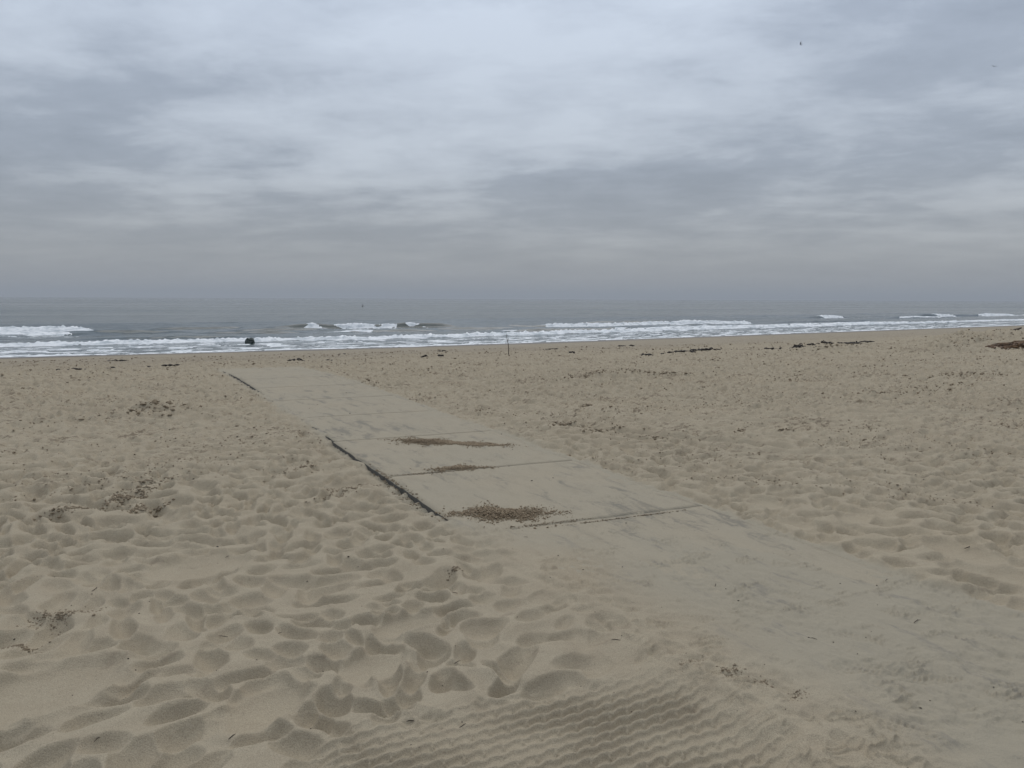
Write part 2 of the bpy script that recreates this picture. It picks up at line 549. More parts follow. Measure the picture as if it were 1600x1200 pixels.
def panel_material():
    """grey composite panel under a thin film of blown sand that is worn off in streaks along the walkway"""
    m, n, l, b = new_mat('walkway_panel')
    geo = n.new('ShaderNodeNewGeometry')
    tcw = geo.outputs['Position']

    def wn_(scale, detail, rough, ms, dist=0.0):
        mp = n.new('ShaderNodeMapping')
        mp.inputs['Scale'].default_value = ms
        l.new(tcw, mp.inputs[0])
        t = n.new('ShaderNodeTexNoise')
        t.inputs['Scale'].default_value = scale
        t.inputs['Detail'].default_value = detail
        t.inputs['Roughness'].default_value = rough
        t.inputs['Distortion'].default_value = dist
        l.new(mp.outputs[0], t.inputs[0])
        return t.outputs[0]
    big = wn_(.55, 3, .5, (1, .6, 1))
    streak = wn_(4.2, 6, .64, (1.6, .42, 1), .5)
    grit = wn_(38, 4, .7, (1, .8, 1))
    film = mixc(n, l, ramp(n, l, wn_(1.3, 4, .6, (1, .7, 1)), [(.3, (0, 0, 0)), (.7, (1, 1, 1))]),
                (0.336, 0.290, 0.212), (0.350, 0.296, 0.212))
    bare = mixc(n, l, wn_(9, 4, .6, (1, .5, 1)), (0.165, 0.150, 0.122), (0.215, 0.193, 0.150))
    w = math_node(n, l, 'ADD', streak, math_node(n, l, 'MULTIPLY', math_node(n, l, 'SUBTRACT', big, .5), .55))
    w = math_node(n, l, 'ADD', w, math_node(n, l, 'MULTIPLY', math_node(n, l, 'SUBTRACT', grit, .5), .30))
    worn = ramp(n, l, w, [(.545, (0, 0, 0)), (.72, (.75, .75, .75))])
    col = mixc(n, l, worn, film, bare)
    light = ramp(n, l, wn_(5.5, 5, .7, (1.3, .6, 1)), [(.45, (0, 0, 0)), (.75, (.45, .45, .45))])
    col = mixc(n, l, light, col, (0.262, 0.224, 0.160))
    col = mixc(n, l, 1.0, col, ramp(n, l, wn_(240, 2, .7, (1, 1, 1)), [(.3, (.84, .84, .84)), (.7, (1.12, 1.12, 1.12))], 'LINEAR'), 'MULTIPLY')
    # the vertical sides were never dusted: dark damp dirt
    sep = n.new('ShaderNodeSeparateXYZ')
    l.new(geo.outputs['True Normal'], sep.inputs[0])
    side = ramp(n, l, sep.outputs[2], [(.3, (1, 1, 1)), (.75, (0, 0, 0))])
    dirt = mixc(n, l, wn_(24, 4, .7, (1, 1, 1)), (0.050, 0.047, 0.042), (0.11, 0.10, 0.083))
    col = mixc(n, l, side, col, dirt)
    l.new(col, b.inputs['Base Color'])
    b.inputs['Roughness'].default_value = .9
    b.inputs['Specular IOR Level'].default_value = .2
    bp = n.new('ShaderNodeBump')
    bp.inputs['Strength'].default_value = .55
    bp.inputs['Distance'].default_value = .004
    rel = math_node(n, l, 'ADD', wn_(60, 3, .7, (1, 1, 1)), math_node(n, l, 'MULTIPLY', wn_(14, 5, .6, (1.3, .7, 1), .6), 1.3))
    l.new(math_node(n, l, 'SUBTRACT', rel, worn), bp.inputs['Height'])
    l.new(bp.outputs[0], b.inputs['Normal'])
    return m


def simple_mat(name, c0, c1, scale=20, rough=.9, spec=.2, bump=.0, bscale=60):
    m, n, l, b = new_mat(name)
    t = tex_noise(n, l, scale, 5, .65)
    l.new(mixc(n, l, ramp(n, l, t, [(.3, (0, 0, 0)), (.7, (1, 1, 1))]), c0, c1), b.inputs['Base Color'])
    b.inputs['Roughness'].default_value = rough
    b.inputs['Specular IOR Level'].default_value = spec
    if bump:
        bp = n.new('ShaderNodeBump')
        bp.inputs['Strength'].default_value = bump
        bp.inputs['Distance'].default_value = .01
        l.new(tex_noise(n, l, bscale, 4, .6), bp.inputs['Height'])
        l.new(bp.outputs[0], b.inputs['Normal'])
    return m


def water_material():
    m, n, l, b = new_mat('sea_water')
    t = tex_noise(n, l, .05, 4, .6, mapscale=(.4, 1, 1))
    l.new(mixc(n, l, t, (0.006, 0.022, 0.020), (0.014, 0.034, 0.032)), b.inputs['Base Color'])
    sl = tex_noise(n, l, .012, 5, .6, mapscale=(.22, 1, 1), dist=.5)
    l.new(ramp(n, l, sl, [(.35, (.07, .07, .07)), (.65, (.20, .20, .20))]), b.inputs['Roughness'])
    b.inputs['IOR'].default_value = 1.333
    bp = n.new('ShaderNodeBump')
    bp.inputs['Strength'].default_value = .35
    bp.inputs['Distance'].default_value = .12
    w1 = tex_noise(n, l, 1.1, 5, .6, mapscale=(.55, 1, 1), dist=.4)
    l.new(w1, bp.inputs['Height'])
    l.new(bp.outputs[0], b.inputs['Normal'])
    return m


def foam_material():
    m, n, l, b = new_mat('sea_foam')
    t = tex_noise(n, l, 1.6, 6, .7, mapscale=(.6, 1, 1))
    l.new(mixc(n, l, ramp(n, l, t, [(.35, (0, 0, 0)), (.6, (1, 1, 1))]), (0.50, 0.53, 0.54), (0.86, 0.86, 0.85)), b.inputs['Base Color'])
    b.inputs['Roughness'].default_value = .8
    b.inputs['Specular IOR Level'].default_value = .3
    bp = n.new('ShaderNodeBump')
    bp.inputs['Strength'].default_value = .6
    bp.inputs['Distance'].default_value = .06
    l.new(tex_noise(n, l, 5, 5, .7), bp.inputs['Height'])
    l.new(bp.outputs[0], b.inputs['Normal'])
    return m


M_SAND = sand_material()
M_PANEL = panel_material()
M_CLOD = simple_mat('damp_sand_clod', (0.245, 0.182, 0.116), (0.345, 0.268, 0.180), 40, .95, .1)
M_CLOD2 = simple_mat('dry_sand_clod', (0.185, 0.140, 0.092), (0.31, 0.248, 0.170), 9, .95, .1)
M_KELP = simple_mat('dry_dark_seaweed', (0.018, 0.014, 0.011), (0.045, 0.034, 0.022), 12, .7, .3)
M_KELP2 = simple_mat('brown_kelp', (0.060, 0.033, 0.016), (0.20, 0.115, 0.055), 5, .7, .3)
M_WOOD = simple_mat('weathered_wood', (0.055, 0.042, 0.032), (0.11, 0.088, 0.066), 25, .85, .2)
M_TWIG = simple_mat('dark_twig', (0.020, 0.016, 0.012), (0.07, 0.052, 0.036), 30, .85, .2)
M_ROCK = simple_mat('wet_dark_rock', (0.040, 0.052, 0.046), (0.072, 0.088, 0.078), 5, .45, .4, .6, 12)
M_WATER = water_material()
M_FOAM = foam_material()
M_BIRD = simple_mat('dark_plumage', (0.02, 0.02, 0.022), (0.05, 0.05, 0.052), 20, .8, .2)
M_BUOY = simple_mat('buoy_paint', (0.03, 0.03, 0.03), (0.07, 0.06, 0.055), 10, .6, .3)

# ------------------------------------------------------------------ ground: one sheet out to the horizon
def rows_r():
    r, out = 0.25, [0.25]
    while r < 2.0:
        r *= 1.06
        out.append(r)
    while r < 5000:
        if r < 80:
            step = min(r * r / (EYE * 769) * 1.0, r * (.0048 if r < 38 else .008))
        else:
            step = r * .04
        r += step
        out.append(r)
    return np.array(out)


def cols_theta(half_fine, n_fine, n_coarse):
    fine = np.linspace(-half_fine, half_fine, n_fine)
    rest = np.linspace(half_fine, 2 * math.pi - half_fine, n_coarse + 2)[1:-1]
    return np.concatenate([fine, rest]) + YAW


R = rows_r()
TH = cols_theta(math.radians(39), 900, 70)
GX = R[:, None] * np.sin(TH)[None, :]
GY = R[:, None] * np.cos(TH)[None, :]
GZ, GW, GF = height(GX, GY)
me = grid_mesh('beach_sand', GX, GY, GZ, wrap=True, attrs={'wet': GW, 'film': GF, 'coarse': sm(np.hypot(GX, GY), 5.5, 11) * (1 - GF)})
# close the small hole under the tripod point
beach = link('beach_sand', me, M_SAND)
tag(beach, 'pale dry beach sand churned by footprints', kind='structure')
del GX, GY, GZ, GW, GF

# ------------------------------------------------------------------ sea
def breaker(x, s, x0, x1, s0, s1, A, front, tail, seed, taper=4.0):
    """height of one wave with a steep face to the shore; returns z, signed distance, envelope"""
    t = np.clip((x - x0) / (x1 - x0), -.3, 1.3)
    c = s0 + (s1 - s0) * t + 0.7 * vnoise(x * .09, x * 0 + seed, seed) + .25 * vnoise(x * .5, x * 0 + seed, seed + 1)
    e = sm(x, x0 - taper, x0 + taper) * (1 - sm(x, x1 - taper, x1 + taper))
    e = e * (0.85 + .25 * vnoise(x * .25, x * 0 + seed, seed + 2))
    d = s - c
    z = A * e * np.where(d < 0, np.clip(1 - np.abs(d) / (front * 1.15), 0, 1), np.exp(-(np.abs(d) / tail) ** 1.4))
    return z, d, e


def sea_fields(x, s):
    z = np.zeros(x.shape, f32)
    foam = np.zeros(x.shape, f32)
    lace = np.zeros(x.shape, f32)
    # swell lines rolling in
    far = sm(s, 80, 130)
    ph = s / 13.0 + 1.1 * vnoise(x * .02, s * .02, 201) + .5 * vnoise(x * .06, s * .05, 202)
    amp = .16 * sm(vnoise(x * .022, s * .04, 203), -.3, .6) * sm(s, 66, 90)
    z += amp * (np.exp(1.2 * np.sin(ph * 2 * math.pi)) / 2 - .5)
    z += (0.06 + .06 * far) * fbm(x * .07, s * .30, 205, 4, .55)
    z += .040 * fbm(x * .30, s * .95, 209, 3, .55) * (1 - sm(s, 160, 300)) * sm(s, 72, 80)

    def add(x0, x1, s0, s1, A, front, tail, seed, segs, fw=(.9, 1.5), taper=4.0, trail=0.0):
        nonlocal z, foam, lace
        h, d, e = breaker(x, s, x0, x1, s0, s1, A, front, tail, seed, taper)
        z += h
        g = np.zeros(x.shape, f32)
        xs = x + .55 * np.clip(d, -3, 3) + (.7 * vnoise(x * 1.1, s * 1.5, seed + 5) + .4 * vnoise(x * 3.1, s * 3.1, seed + 6) if segs else 0)
        for (a, b, k) in segs:
            w = .5 * min(3.0, (b - a) * .6)
            g = np.maximum(g, k * sm(xs, a - w, a + w) * (1 - sm(xs, b - w, b + w)))
        band = np.where(d < 0, np.exp(-(np.abs(d) / fw[0]) ** 4), np.exp(-(np.abs(d) / fw[1]) ** 2))
        foam = np.maximum(foam, g * band * np.clip(e * 1.2, 0, 1))
        if trail:
            lace = np.maximum(lace, g * trail * np.where(d < 0, np.exp(-(np.abs(d) / (fw[0] * 4)) ** 2), np.exp(-(np.abs(d) / 3.0) ** 2)))
        # broken water is thicker than the clean face
        z += .05 * g * band
    # shore break, an unbroken line of white water
    add(-60, 320, 71.5, 75.0, .20, .7, 3.5, 301, [(-80, 60, .95), (60, 330, .80)], (.75, .75), 8, .12)
    # second line behind it, clean and green in places
    add(-50, -3.2, 99.5, 101, .50, 1.1, 5, 311, [(-60, -2.4, 1.0)], (1.2, 1.1), 1.6, .30)
    add(-30, -2, 91, 92, .20, .8, 4, 315, [(-40, -5, .62)], (1.1, 1.6), 4, .30)
    add(17.0, 41, 97.8, 95.5, .62, .55, 5, 321, [(20.8, 22.2, .8), (24.6, 29.0, .95), (30.4, 31.8, .85), (34.0, 36.5, .45)], (.8, .5), 3.5, .26)
    add(22, 34, 86.5, 86, .26, .55, 4, 325, [(18, 26, .35)], (.9, 1.2), 3)
    add(46.5, 92, 89.5, 84.5, .44, .55, 5, 331, [(52.5, 91, .98)], (1.0, .8), 2.5, .10)
    add(41.0, 58, 78.5, 77, .36, .5, 4, 335, [(38, 42.0, .75), (56, 64, .6)], (.8, .8), 3, .10)
    add(60.0, 125, 76.5, 76.5, .20, .6, 3, 337, [(58, 135, .52)], (.9, .9), 4, .10)
    add(132, 144, 104, 103, .55, 1.0, 5, 341, [(136, 142, .95)], (1.3, 1.0), 2, .15)
    add(146, 175, 93, 94, .35, 1.0, 5, 345, [(150, 170, .42)], (1.0, 1.2), 5, .2)
    add(168, 215, 99, 98, .55, 1.1, 6, 351, [(175, 183, .9), (198, 260, .95)], (1.3, 1.1), 4, .2)
    add(230, 400, 96, 100, .5, 1.1, 6, 355, [(200, 420, .9)], (1.3, 1.1), 6, .2)
    for (xa, xb, sa_, am, sd_) in ((-3, 12, 80.5, .24, 361), (7, 19, 88.5, .30, 363), (-4, 6, 93.5, .30, 365), (12, 22, 95.5, .34, 367),
                                   (36, 46, 88, .28, 369), (4, 14, 104, .30, 371), (60, 84, 96, .30, 373), (100, 128, 86, .25, 375)):
        add(xa, xb, sa_, sa_ - .6, am, .45, 4, sd_, [], taper=4)
    # spent wash sliding up the sand
    wash = (1 - sm(s, 67, 72))
    lace = np.maximum(lace, wash * (.20 + .16 * (1 - sm(s, 60, 61.5))))
    foam = np.maximum(foam, lace)
    return z, foam


SV = np.concatenate([np.arange(56.5, 60, .5), np.arange(60, 130, .27), 130 * 1.03 ** np.arange(0, 145)])
TH2 = np.concatenate([np.radians(np.linspace(-78, -10, 40))[:-1], np.radians(np.linspace(-10, 62, 640)),
                      np.radians(np.linspace(62, 80, 40))[1:]])
WX = SV[:, None] * np.tan(TH2)[None, :]
WS = np.repeat(SV[:, None], len(TH2), 1)
WY = WS + shore_off(WX)
wz, wf = sea_fields(WX, WS)
edge = .045 * vnoise(WX * .11, WX * 0, 401) + .02 * vnoise(WX * .45, WX * 0, 402)
shore_w = 1 - sm(WS, 62, 72)
wz = wz * sm(WS, 58, 66) + edge * shore_w
WZ = SEA + wz
me = grid_mesh('sea', WX, WY, WZ)
sea = link('sea', me, M_WATER)
tag(sea, 'grey green sea with low rolling waves', kind='structure')
near_rows = WS < 260
nz = fbm(WX * .40, WS * 1.3, 411, 5, .62)
nz2 = fbm(WX * 2.3, WS * 3.2, 416, 2, .6)
t = wf * 1.45 + .55 * nz + .15 * nz2 - .62
th = np.clip(t, -.6, .7) * (.07 + .07 * sm(wf, .6, 1.0))
keep = (th > -.035) & (wf > .06) & near_rows
FZ = WZ + th + .015 + .17 * nz2 * sm(t, .2, .9)
me = grid_mesh('sea_foam', WX, WY, FZ, keep=keep)
foam = link('sea_foam', me, M_FOAM)
tag(foam, 'white foam of breaking waves and thin wash along the water line', 'foam', kind='stuff')
del WX, WY, WS, FZ, WZ, wz, wf, nz, nz2, t, th

# ------------------------------------------------------------------ walkway: separate panels in a row
def slab_mesh(x0, x1, y0, y1, z0, z1, skew, seed, nx=26, ny=26, wob=.0015):
    """slab with a worn, slightly uneven outline and softened top edge"""
    us, vs_ = np.linspace(0, 1, nx), np.linspace(0, 1, ny)
    U, V = np.meshgrid(us, vs_)
    X = x0 + (x1 - x0) * U
    Yb = y0 + (y1 - y0) * V
    rim = np.minimum(np.minimum(U, 1 - U) * (x1 - x0), np.minimum(V, 1 - V) * (y1 - y0))
    X = X + np.where((U == 0) | (U == 1), .012 * vnoise(Yb * 4, Yb * 0 + seed, seed) + .006 * vnoise(Yb * 13, Yb * 0, seed + 1), 0)
    Y = Yb + np.where((V == 0) | (V == 1), wob * vnoise(X * 6, V * 3 + seed, seed + 2), 0) - skew * (U - .5)
    Z = z1 + base_z(X, Y) + .002 * fbm(X * 1.7, Y * 1.7, 904, 2) - np.where(rim < 1e-6, .0012 if wob > .002 else .0003, 0)
    V0 = np.stack([X, Y, Z], -1).reshape(-1, 3)
    idx = np.arange(nx * ny).reshape(ny, nx)
    F = [np.stack([idx[:-1, :-1], idx[:-1, 1:], idx[1:, 1:], idx[1:, :-1]], -1).reshape(-1, 4)]
    ring = np.concatenate([idx[0, :-1], idx[:-1, -1], idx[-1, :0:-1], idx[:0:-1, 0]])
    low = V0[ring].copy()
    low[:, 2] = z0 + base_z(low[:, 0], low[:, 1])
    b = len(V0) + np.arange(len(ring))
    F.append(np.stack([ring, b, np.roll(b, -1), np.roll(ring, -1)], -1))
    Vall = np.concatenate([V0, low])
    return raw_mesh('panel', Vall, np.concatenate(F), smooth=False)


walk = bpy.data.objects.new('walkway', None)
C.objects.link(walk)
walk.location = (0, 0, 0)
tag(walk, 'straight beach walkway of grey panels dusted with sand, leading towards the sea', 'walkway')
rng = random.Random(5)
for i in range(len(JOINTS) - 1):
    g0, g1 = (.0018 if i == 4 else .0), (.0018 if i == 3 else .0)
    dz = rng.uniform(-.0002, .0002)
    me = slab_mesh(PATH_L + rng.uniform(-.012, .012) + (.10 if i <= 3 else 0), PATH_R + rng.uniform(-.012, .012), JOINTS[i] + g0, JOINTS[i + 1] - g1,
                   -.085, .002 + dz - (.03 if i <= 2 else 0), .11, 500 + 10 * i, wob=.005 if i in (3, 4) else .001)
    o = link('panel', me, M_PANEL, walk)

# ------------------------------------------------------------------ clods, crumbs and piles of damp sand
ICO_V = None


def ico():
    global ICO_V, ICO_F
    if ICO_V is None:
        p = (1 + 5 ** .5) / 2
        v = np.array([(-1, p, 0), (1, p, 0), (-1, -p, 0), (1, -p, 0), (0, -1, p), (0, 1, p), (0, -1, -p), (0, 1, -p),
                      (p, 0, -1), (p, 0, 1), (-p, 0, -1), (-p, 0, 1)], float)
        ICO_V = v / np.linalg.norm(v[0])
        ICO_F = np.array([(0, 11, 5), (0, 5, 1), (0, 1, 7), (0, 7, 10), (0, 10, 11), (1, 5, 9), (5, 11, 4), (11, 10, 2),
                          (10, 7, 6), (7, 1, 8), (3, 9, 4), (3, 4, 2), (3, 2, 6), (3, 6, 8), (3, 8, 9), (4, 9, 5),
                          (2, 4, 11), (6, 2, 10), (8, 6, 7), (9, 8, 1)])
    return ICO_V, ICO_F


OCT_V = np.array([(1, 0, 0), (0, 1, 0), (-1, 0, 0), (0, -1, 0), (0, 0, 1), (0, 0, -1)], float)
OCT_F = np.array([(0, 1, 4), (1, 2, 4), (2, 3, 4), (3, 0, 4), (1, 0, 5), (2, 1, 5), (3, 2, 5), (0, 3, 5)])


def lumps(pos, size, seed, flat=.65, rough=.34, octa=False):
    """many rough little lumps in one mesh"""
    r = np.random.default_rng(seed)
    v, f = (OCT_V * 1.15, OCT_F) if octa else ico()
    n, nv = len(pos), len(v)
    a = r.uniform(0, 6.283, n)
    sc = size[:, None] * r.uniform(.65, 1.35, (n, 3)) * np.array([1, 1, flat])
    P = v[None] * (1 + rough * r.standard_normal((n, nv, 1))) * sc[:, None, :]
    x = P[..., 0] * np.cos(a)[:, None] - P[..., 1] * np.sin(a)[:, None]
    y = P[..., 0] * np.sin(a)[:, None] + P[..., 1] * np.cos(a)[:, None]
    P = np.stack([x, y, P[..., 2]], -1) + pos[:, None, :]
    F = (f[None] + nv * np.arange(n)[:, None, None]).reshape(-1, 3)
    return P.reshape(-1, 3), F


def sand_pile(name, label, cx, cy, lx, ly, turn, n, sizes, hump, seed, tail=0.0):
    r = np.random.default_rng(seed)
    a, b = r.standard_t(5, 2 * n) * .40, r.standard_t(5, 2 * n) * .36
    ok = np.flatnonzero((np.abs(a) < 1.7) & (np.abs(b) < 1.6))[:n]
    a, b = a[ok], b[ok] + .22 * np.sin(a[ok] * 3.1 + seed * 1.7)
    if tail:
        a = a + tail * r.random(n) ** 2
        b = b * np.where(a > .4, .55, 1.0)
    # ragged outline
    b = b * (1 + .4 * np.sin(a * 5 + seed))
    x = cx + a * lx * math.cos(turn) - b * ly * math.sin(turn)
    y = cy + a * lx * math.sin(turn) + b * ly * math.cos(turn)
    q = np.exp(-1.6 * (a * a + b * b))
    size = sizes[0] + (sizes[1] * 1.35 - sizes[0]) * r.random(n) ** 3.0
    pz = np.array(base_z(x, y)) + .004 + hump * q * r.random(n) ** 1.5 + size * .3
    me_v, me_f = lumps(np.stack([x - cx, y - cy, pz], -1), size, seed, octa=True)
    m = raw_mesh(name, me_v, me_f, smooth=False)
    o = link(name, m, M_CLOD)
    o.location = (cx, cy, 0)
    return tag(o, label, 'sand pile', 'piles of damp sand lumps on the walkway')


sand_pile('sand_pile', 'broad heap of brown damp sand lumps beside the cracked panel joint with crumbs on it', 2.56, 5.17, .31, .17, -.45, 9500, (.0018, .0068), .030, 601)
sand_pile('sand_pile', 'long comet shaped streak of brown damp sand crumbs across the walkway', 3.05, 8.28, .36, .20, -.70, 9500, (.0018, .0070), .024, 602, tail=2.3)
sand_pile('sand_pile', 'two thin broken rows of brown sand crumbs between the larger heaps on the walkway', 2.85, 6.80, .26, .10, -.25, 2400, (.0018, .0070), .014, 603)


def crumbs():
    r = np.random.default_rng(77)
    P, S = [], []

    def cluster(cx, cy, rx, ry, turn, n, s0, s1):
        n = int(n * (1.1 if cx < 20 else .4))
        a, b = r.standard_normal(n) * .5, r.standard_normal(n) * .5
        x = cx + a * rx * math.cos(turn) - b * ry * math.sin(turn)
        y = cy + a * rx * math.sin(turn) + b * ry * math.cos(turn)
        P.append(np.stack([x, y], -1))
        S.append(.72 * (s0 + (s1 - s0) * r.random(n) ** 2.5))
    # crumb rows next to the walkway and on the churned sand to its left
    for c in ((1.75, 6.62, .25, .06, -.2, 320, .004, .014), (1.60, 6.32, .28, .06, .5, 280, .004, .014), (1.35, 7.3, .3, .08, .6, 70, .006, .02),
              (-.05, 6.9, .38, .08, .9, 330, .005, .022), (-.32, 6.62, .30, .07, .1, 260, .005, .02), (.12, 7.35, .3, .08, .9, 200, .005, .02),
              (.1, 6.55, .18, .07, .8, 180, .006, .024), (-.35, 4.45, .13, .09, .2, 420, .003, .011), (-.5, 4.15, .09, .05, -.4, 200, .003, .010),
              (2.05, 5.9, .05, .5, .0, 160, .005, .016), (2.12, 6.6, .04, .7, .0, 220, .005, .018), (1.75, 4.2, .05, .04, .0, 40, .004, .013),
              (3.3, 4.68, .6, .012, -.06, 260, .003, .010), (2.75, 4.80, .4, .03, -.06, 160, .003, .011), (2.55, 6.74, .35, .03, -.1, 160, .003, .011),
              (5.15, 8.65, .25, .1, .4, 90, .008, .032), (5.35, 8.0, .3, .1, .3, 110, .008, .03), (5.6, 7.3, .3, .08, -.4, 70, .008, .028),
              (6.55, 10.2, .15, .06, .2, 50, .010, .04), (6.9, 7.2, .12, .06, .2, 40, .008, .03), (7.3, 6.9, .12, .06, .2, 40, .008, .03),
              (2.30, 2.42, .07, .05, .3, 260, .0015, .007), (2.36, 2.28, .04, .04, .9, 140, .0015, .007), (2.2, 2.56, .08, .03, .2, 110, .0015, .006),
              (2.42, 2.15, .05, .03, .2, 90, .0015, .006), (9.0, 13.8, 1.1, .3, .2, 260, .012, .05), (10.3, 13.2, 1.2, .3, -.2, 220, .012, .05),
              (27.5, 17.4, 2.0, .5, .1, 420, .012, .055), (33, 20.4, 3.0, .6, .2, 380, .012, .06), (21.5, 18.2, 1.6, .4, .1, 200, .02, .09),
              (24.2, 16.0, 1.4, .4, .3, 200, .012, .05), (.35, 12.0, .7, .4, .3, 180, .012, .05), (12.0, 9.0, 1.3, .3, -.3, 150, .01, .04),
              (14.0, 9.6, 1.6, .3, -.2, 160, .01, .04), (16.5, 10.5, 1.8, .4, -.2, 160, .01, .045)):
        cluster(*c)
    # the general litter of crumbs that thickens down the beach
    n = 95000
    d = 7.0 * np.exp(r.random(n) * math.log(40 / 7.0))
    th = YAW + np.radians(r.uniform(-37, 37, n))
    x, y = d * np.sin(th), d * np.cos(th)
    m = vnoise(x * .45, y * .7, 610) + .6 * vnoise(x * 1.6, y * 2.4, 611) + .4 * vnoise(x * 4, y * 6, 612) + .2 * r.standard_normal(n)
    k = (m > .28) & ~((x > PATH_L - .05) & (x < PATH_R + .05) & (y < PATH_END + .2)) & (y < 44)
    P.append(np.stack([x[k], y[k]], -1))
    S.append((.00075 * d[k]) * (.35 + 1.5 * r.random(k.sum()) ** 3))
    P, S = np.concatenate(P), np.concatenate(S)
    z = height(P[:, 0], P[:, 1])[0]
    on = (P[:, 0] > PATH_L) & (P[:, 0] < PATH_R) & (P[:, 1] > 4.6) & (P[:, 1] < PATH_END)
    z = np.where(on, np.maximum(z, base_z(P[:, 0], P[:, 1]) + .004), z)
    v, f = lumps(np.column_stack([P, z + S * .02]), S, 78, octa=True)
    o = link('sand_crumbs', raw_mesh('sand_crumbs', v, f, smooth=False), M_CLOD2)
    tag(o, 'loose crumbs and clods of darker sand strewn over the beach', 'sand', kind='stuff')


crumbs()

# ------------------------------------------------------------------ tubes: twigs, strands, poles
def tube(pts, rad, sides=6):
    pts = np.array(pts, float)
    n = len(pts)
    rad = np.broadcast_to(np.array(rad, float), (n,))
    V, F = [], []
    tan = np.gradient(pts, axis=0)
    for i in range(n):
        t = tan[i] / (np.linalg.norm(tan[i]) + 1e-9)
        ref = np.array([0, 0, 1.]) if abs(t[2]) < .9 else np.array([1., 0, 0])
        a = np.cross(t, ref)
        a /= np.linalg.norm(a)
        b = np.cross(t, a)
        for k in range(sides):
            an = 2 * math.pi * k / sides
            V.append(pts[i] + rad[i] * (math.cos(an) * a + math.sin(an) * b))
    for i in range(n - 1):
        for k in range(sides):
            p, q = i * sides + k, i * sides + (k + 1) % sides
            F.append((p, q, q + sides, p + sides))
    c0 = len(V)
    V.append(pts[0])
    V.append(pts[-1])
    for k in range(sides):
        q = (k + 1) % sides
        F.append((c0, q, k, k))
        F.append((c0 + 1, (n - 1) * sides + k, (n - 1) * sides + q, (n - 1) * sides + q))
    return V, F


def pyd(name, V, F, mat, parent=None, smooth=True):
    me = bpy.data.meshes.new(name)
    me.from_pydata([tuple(v) for v in V], [], [tuple(dict.fromkeys(f)) for f in F])
    me.validate()
    if smooth:
        me.polygons.foreach_set('use_smooth', [True] * len(me.polygons))
    me.update()
    return link(name, me, mat, parent)


def joinVF(parts):
    V, F = [], []
    for v, f in parts:
        b = len(V)
        V += list(v)
        F += [tuple(i + b for i in q) for q in f]
    return V, F


# ---- bent stick standing in the sand near the water
bx, by = 11.84, 23.6
bz = hz_at(bx, by)
stick = bpy.data.objects.new('driftwood_stick', None)
C.objects.link(stick)
stick.location = (bx, by, bz)
tag(stick, 'thin bent bare stick standing upright in the sand before the surf', 'stick')
cx_, cy_ = math.cos(YAW), -math.sin(YAW)
lean = [(0.02, -.12), (0.0, .0), (-.004, .18), (-.015, .36), (-.05, .50), (-.075, .62), (-.07, .72)]
V, F = tube([(a * cx_, a * cy_, h) for a, h in lean], [.015, .015, .013, .012, .010, .008, .005], 7)
pyd('stem', V, F, M_WOOD, stick)
V, F = tube([(-.04 * cx_, -.04 * cy_, .47), (-.01 * cx_, -.01 * cy_, .54), (0.0, .01, .58)], [.006, .005, .003], 5)
pyd('side_twig', V, F, M_WOOD, stick)

# ---- twigs lying about
TW = [(4.06, 3.68, .10, 2.55, 'short black twig lying on the right edge of the walkway'),
      (4.92, 3.03, .16, .1, 'thin dark twig lying above the round smooth hollow beside the walkway'),
      (3.30, 1.62, .10, 2.3, 'small dark twig lying on the drifted sand near the tread prints'),
      (3.55, 2.42, .10, .1, 'flat dark flake of bark on the sandy walkway'),
      (2.06, 2.94, .07, 2.6, 'tiny dark twig beside the tyre ridges'),
      (1.12, 2.62, .06, .4, None), (1.45, 2.45, .07, 2.4, None), (0.72, 3.25, .06, 1.4, None), (0.38, 3.9, .08, 2.5, None),
      (0.62, 3.75, .08, .5, None), (-.2, 4.75, .10, 1.2, None), (0.55, 5.2, .06, .8, None), (1.3, 3.1, .06, .3, None),
      (2.42, 4.55, .05, 2.7, None), (-.15, 3.1, .05, .9, None), (0.95, 2.75, .05, 2.9, None), (3.0, 3.3, .06, .8, None),
      (2.9, 2.5, .05, 2.2, None), (0.3, 2.9, .06, .7, None), (1.62, 3.9, .06, 2.2, None), (0.2, 4.3, .05, .2, None),
      (3.95, 2.9, .07, .3, None), (5.3, 4.2, .07, 2.0, None), (6.4, 4.9, .07, .7, None), (1.75, 2.35, .05, .9, None)]
rng = random.Random(9)
for (x, y, L, an, lab) in TW:
    z = max(hz_at(x, y), hz_at(x + .3 * L * math.cos(an), y + .3 * L * math.sin(an)))
    if PATH_L < x < PATH_R and 4.0 < y:
        z = max(z, .004)
    L *= .62
    r0 = max(.0016, L * .028)
    dx, dy = math.cos(an), math.sin(an)
    k = rng.uniform(-.12, .12) * L
    pts = [(-.5 * L * dx, -.5 * L * dy, r0 * .3), (-.15 * L * dx - k * dy * .6, -.15 * L * dy + k * dx * .6, r0 * 1.1),
           (.2 * L * dx - k * dy, .2 * L * dy + k * dx, r0 * 1.6), (.5 * L * dx, .5 * L * dy, r0 * .8)]
    parts = [tube(pts, [r0 * .7, r0, r0 * .9, r0 * .4], 5)]
    if L > .06:
        q = pts[2]
        parts.append(tube([q, (q[0] - .1 * L * dy + .08 * L * dx, q[1] + .12 * L * dx, r0 * 2.5)], [r0 * .6, r0 * .3], 5))
    V, F = joinVF(parts)
    o = pyd('twig', V, F, M_TWIG)
    o.location = (x, y, z)
    tag(o, lab or 'tiny dark scrap of twig lying in the trodden sand', 'twig', None if lab else 'scraps of twig on the trodden sand')

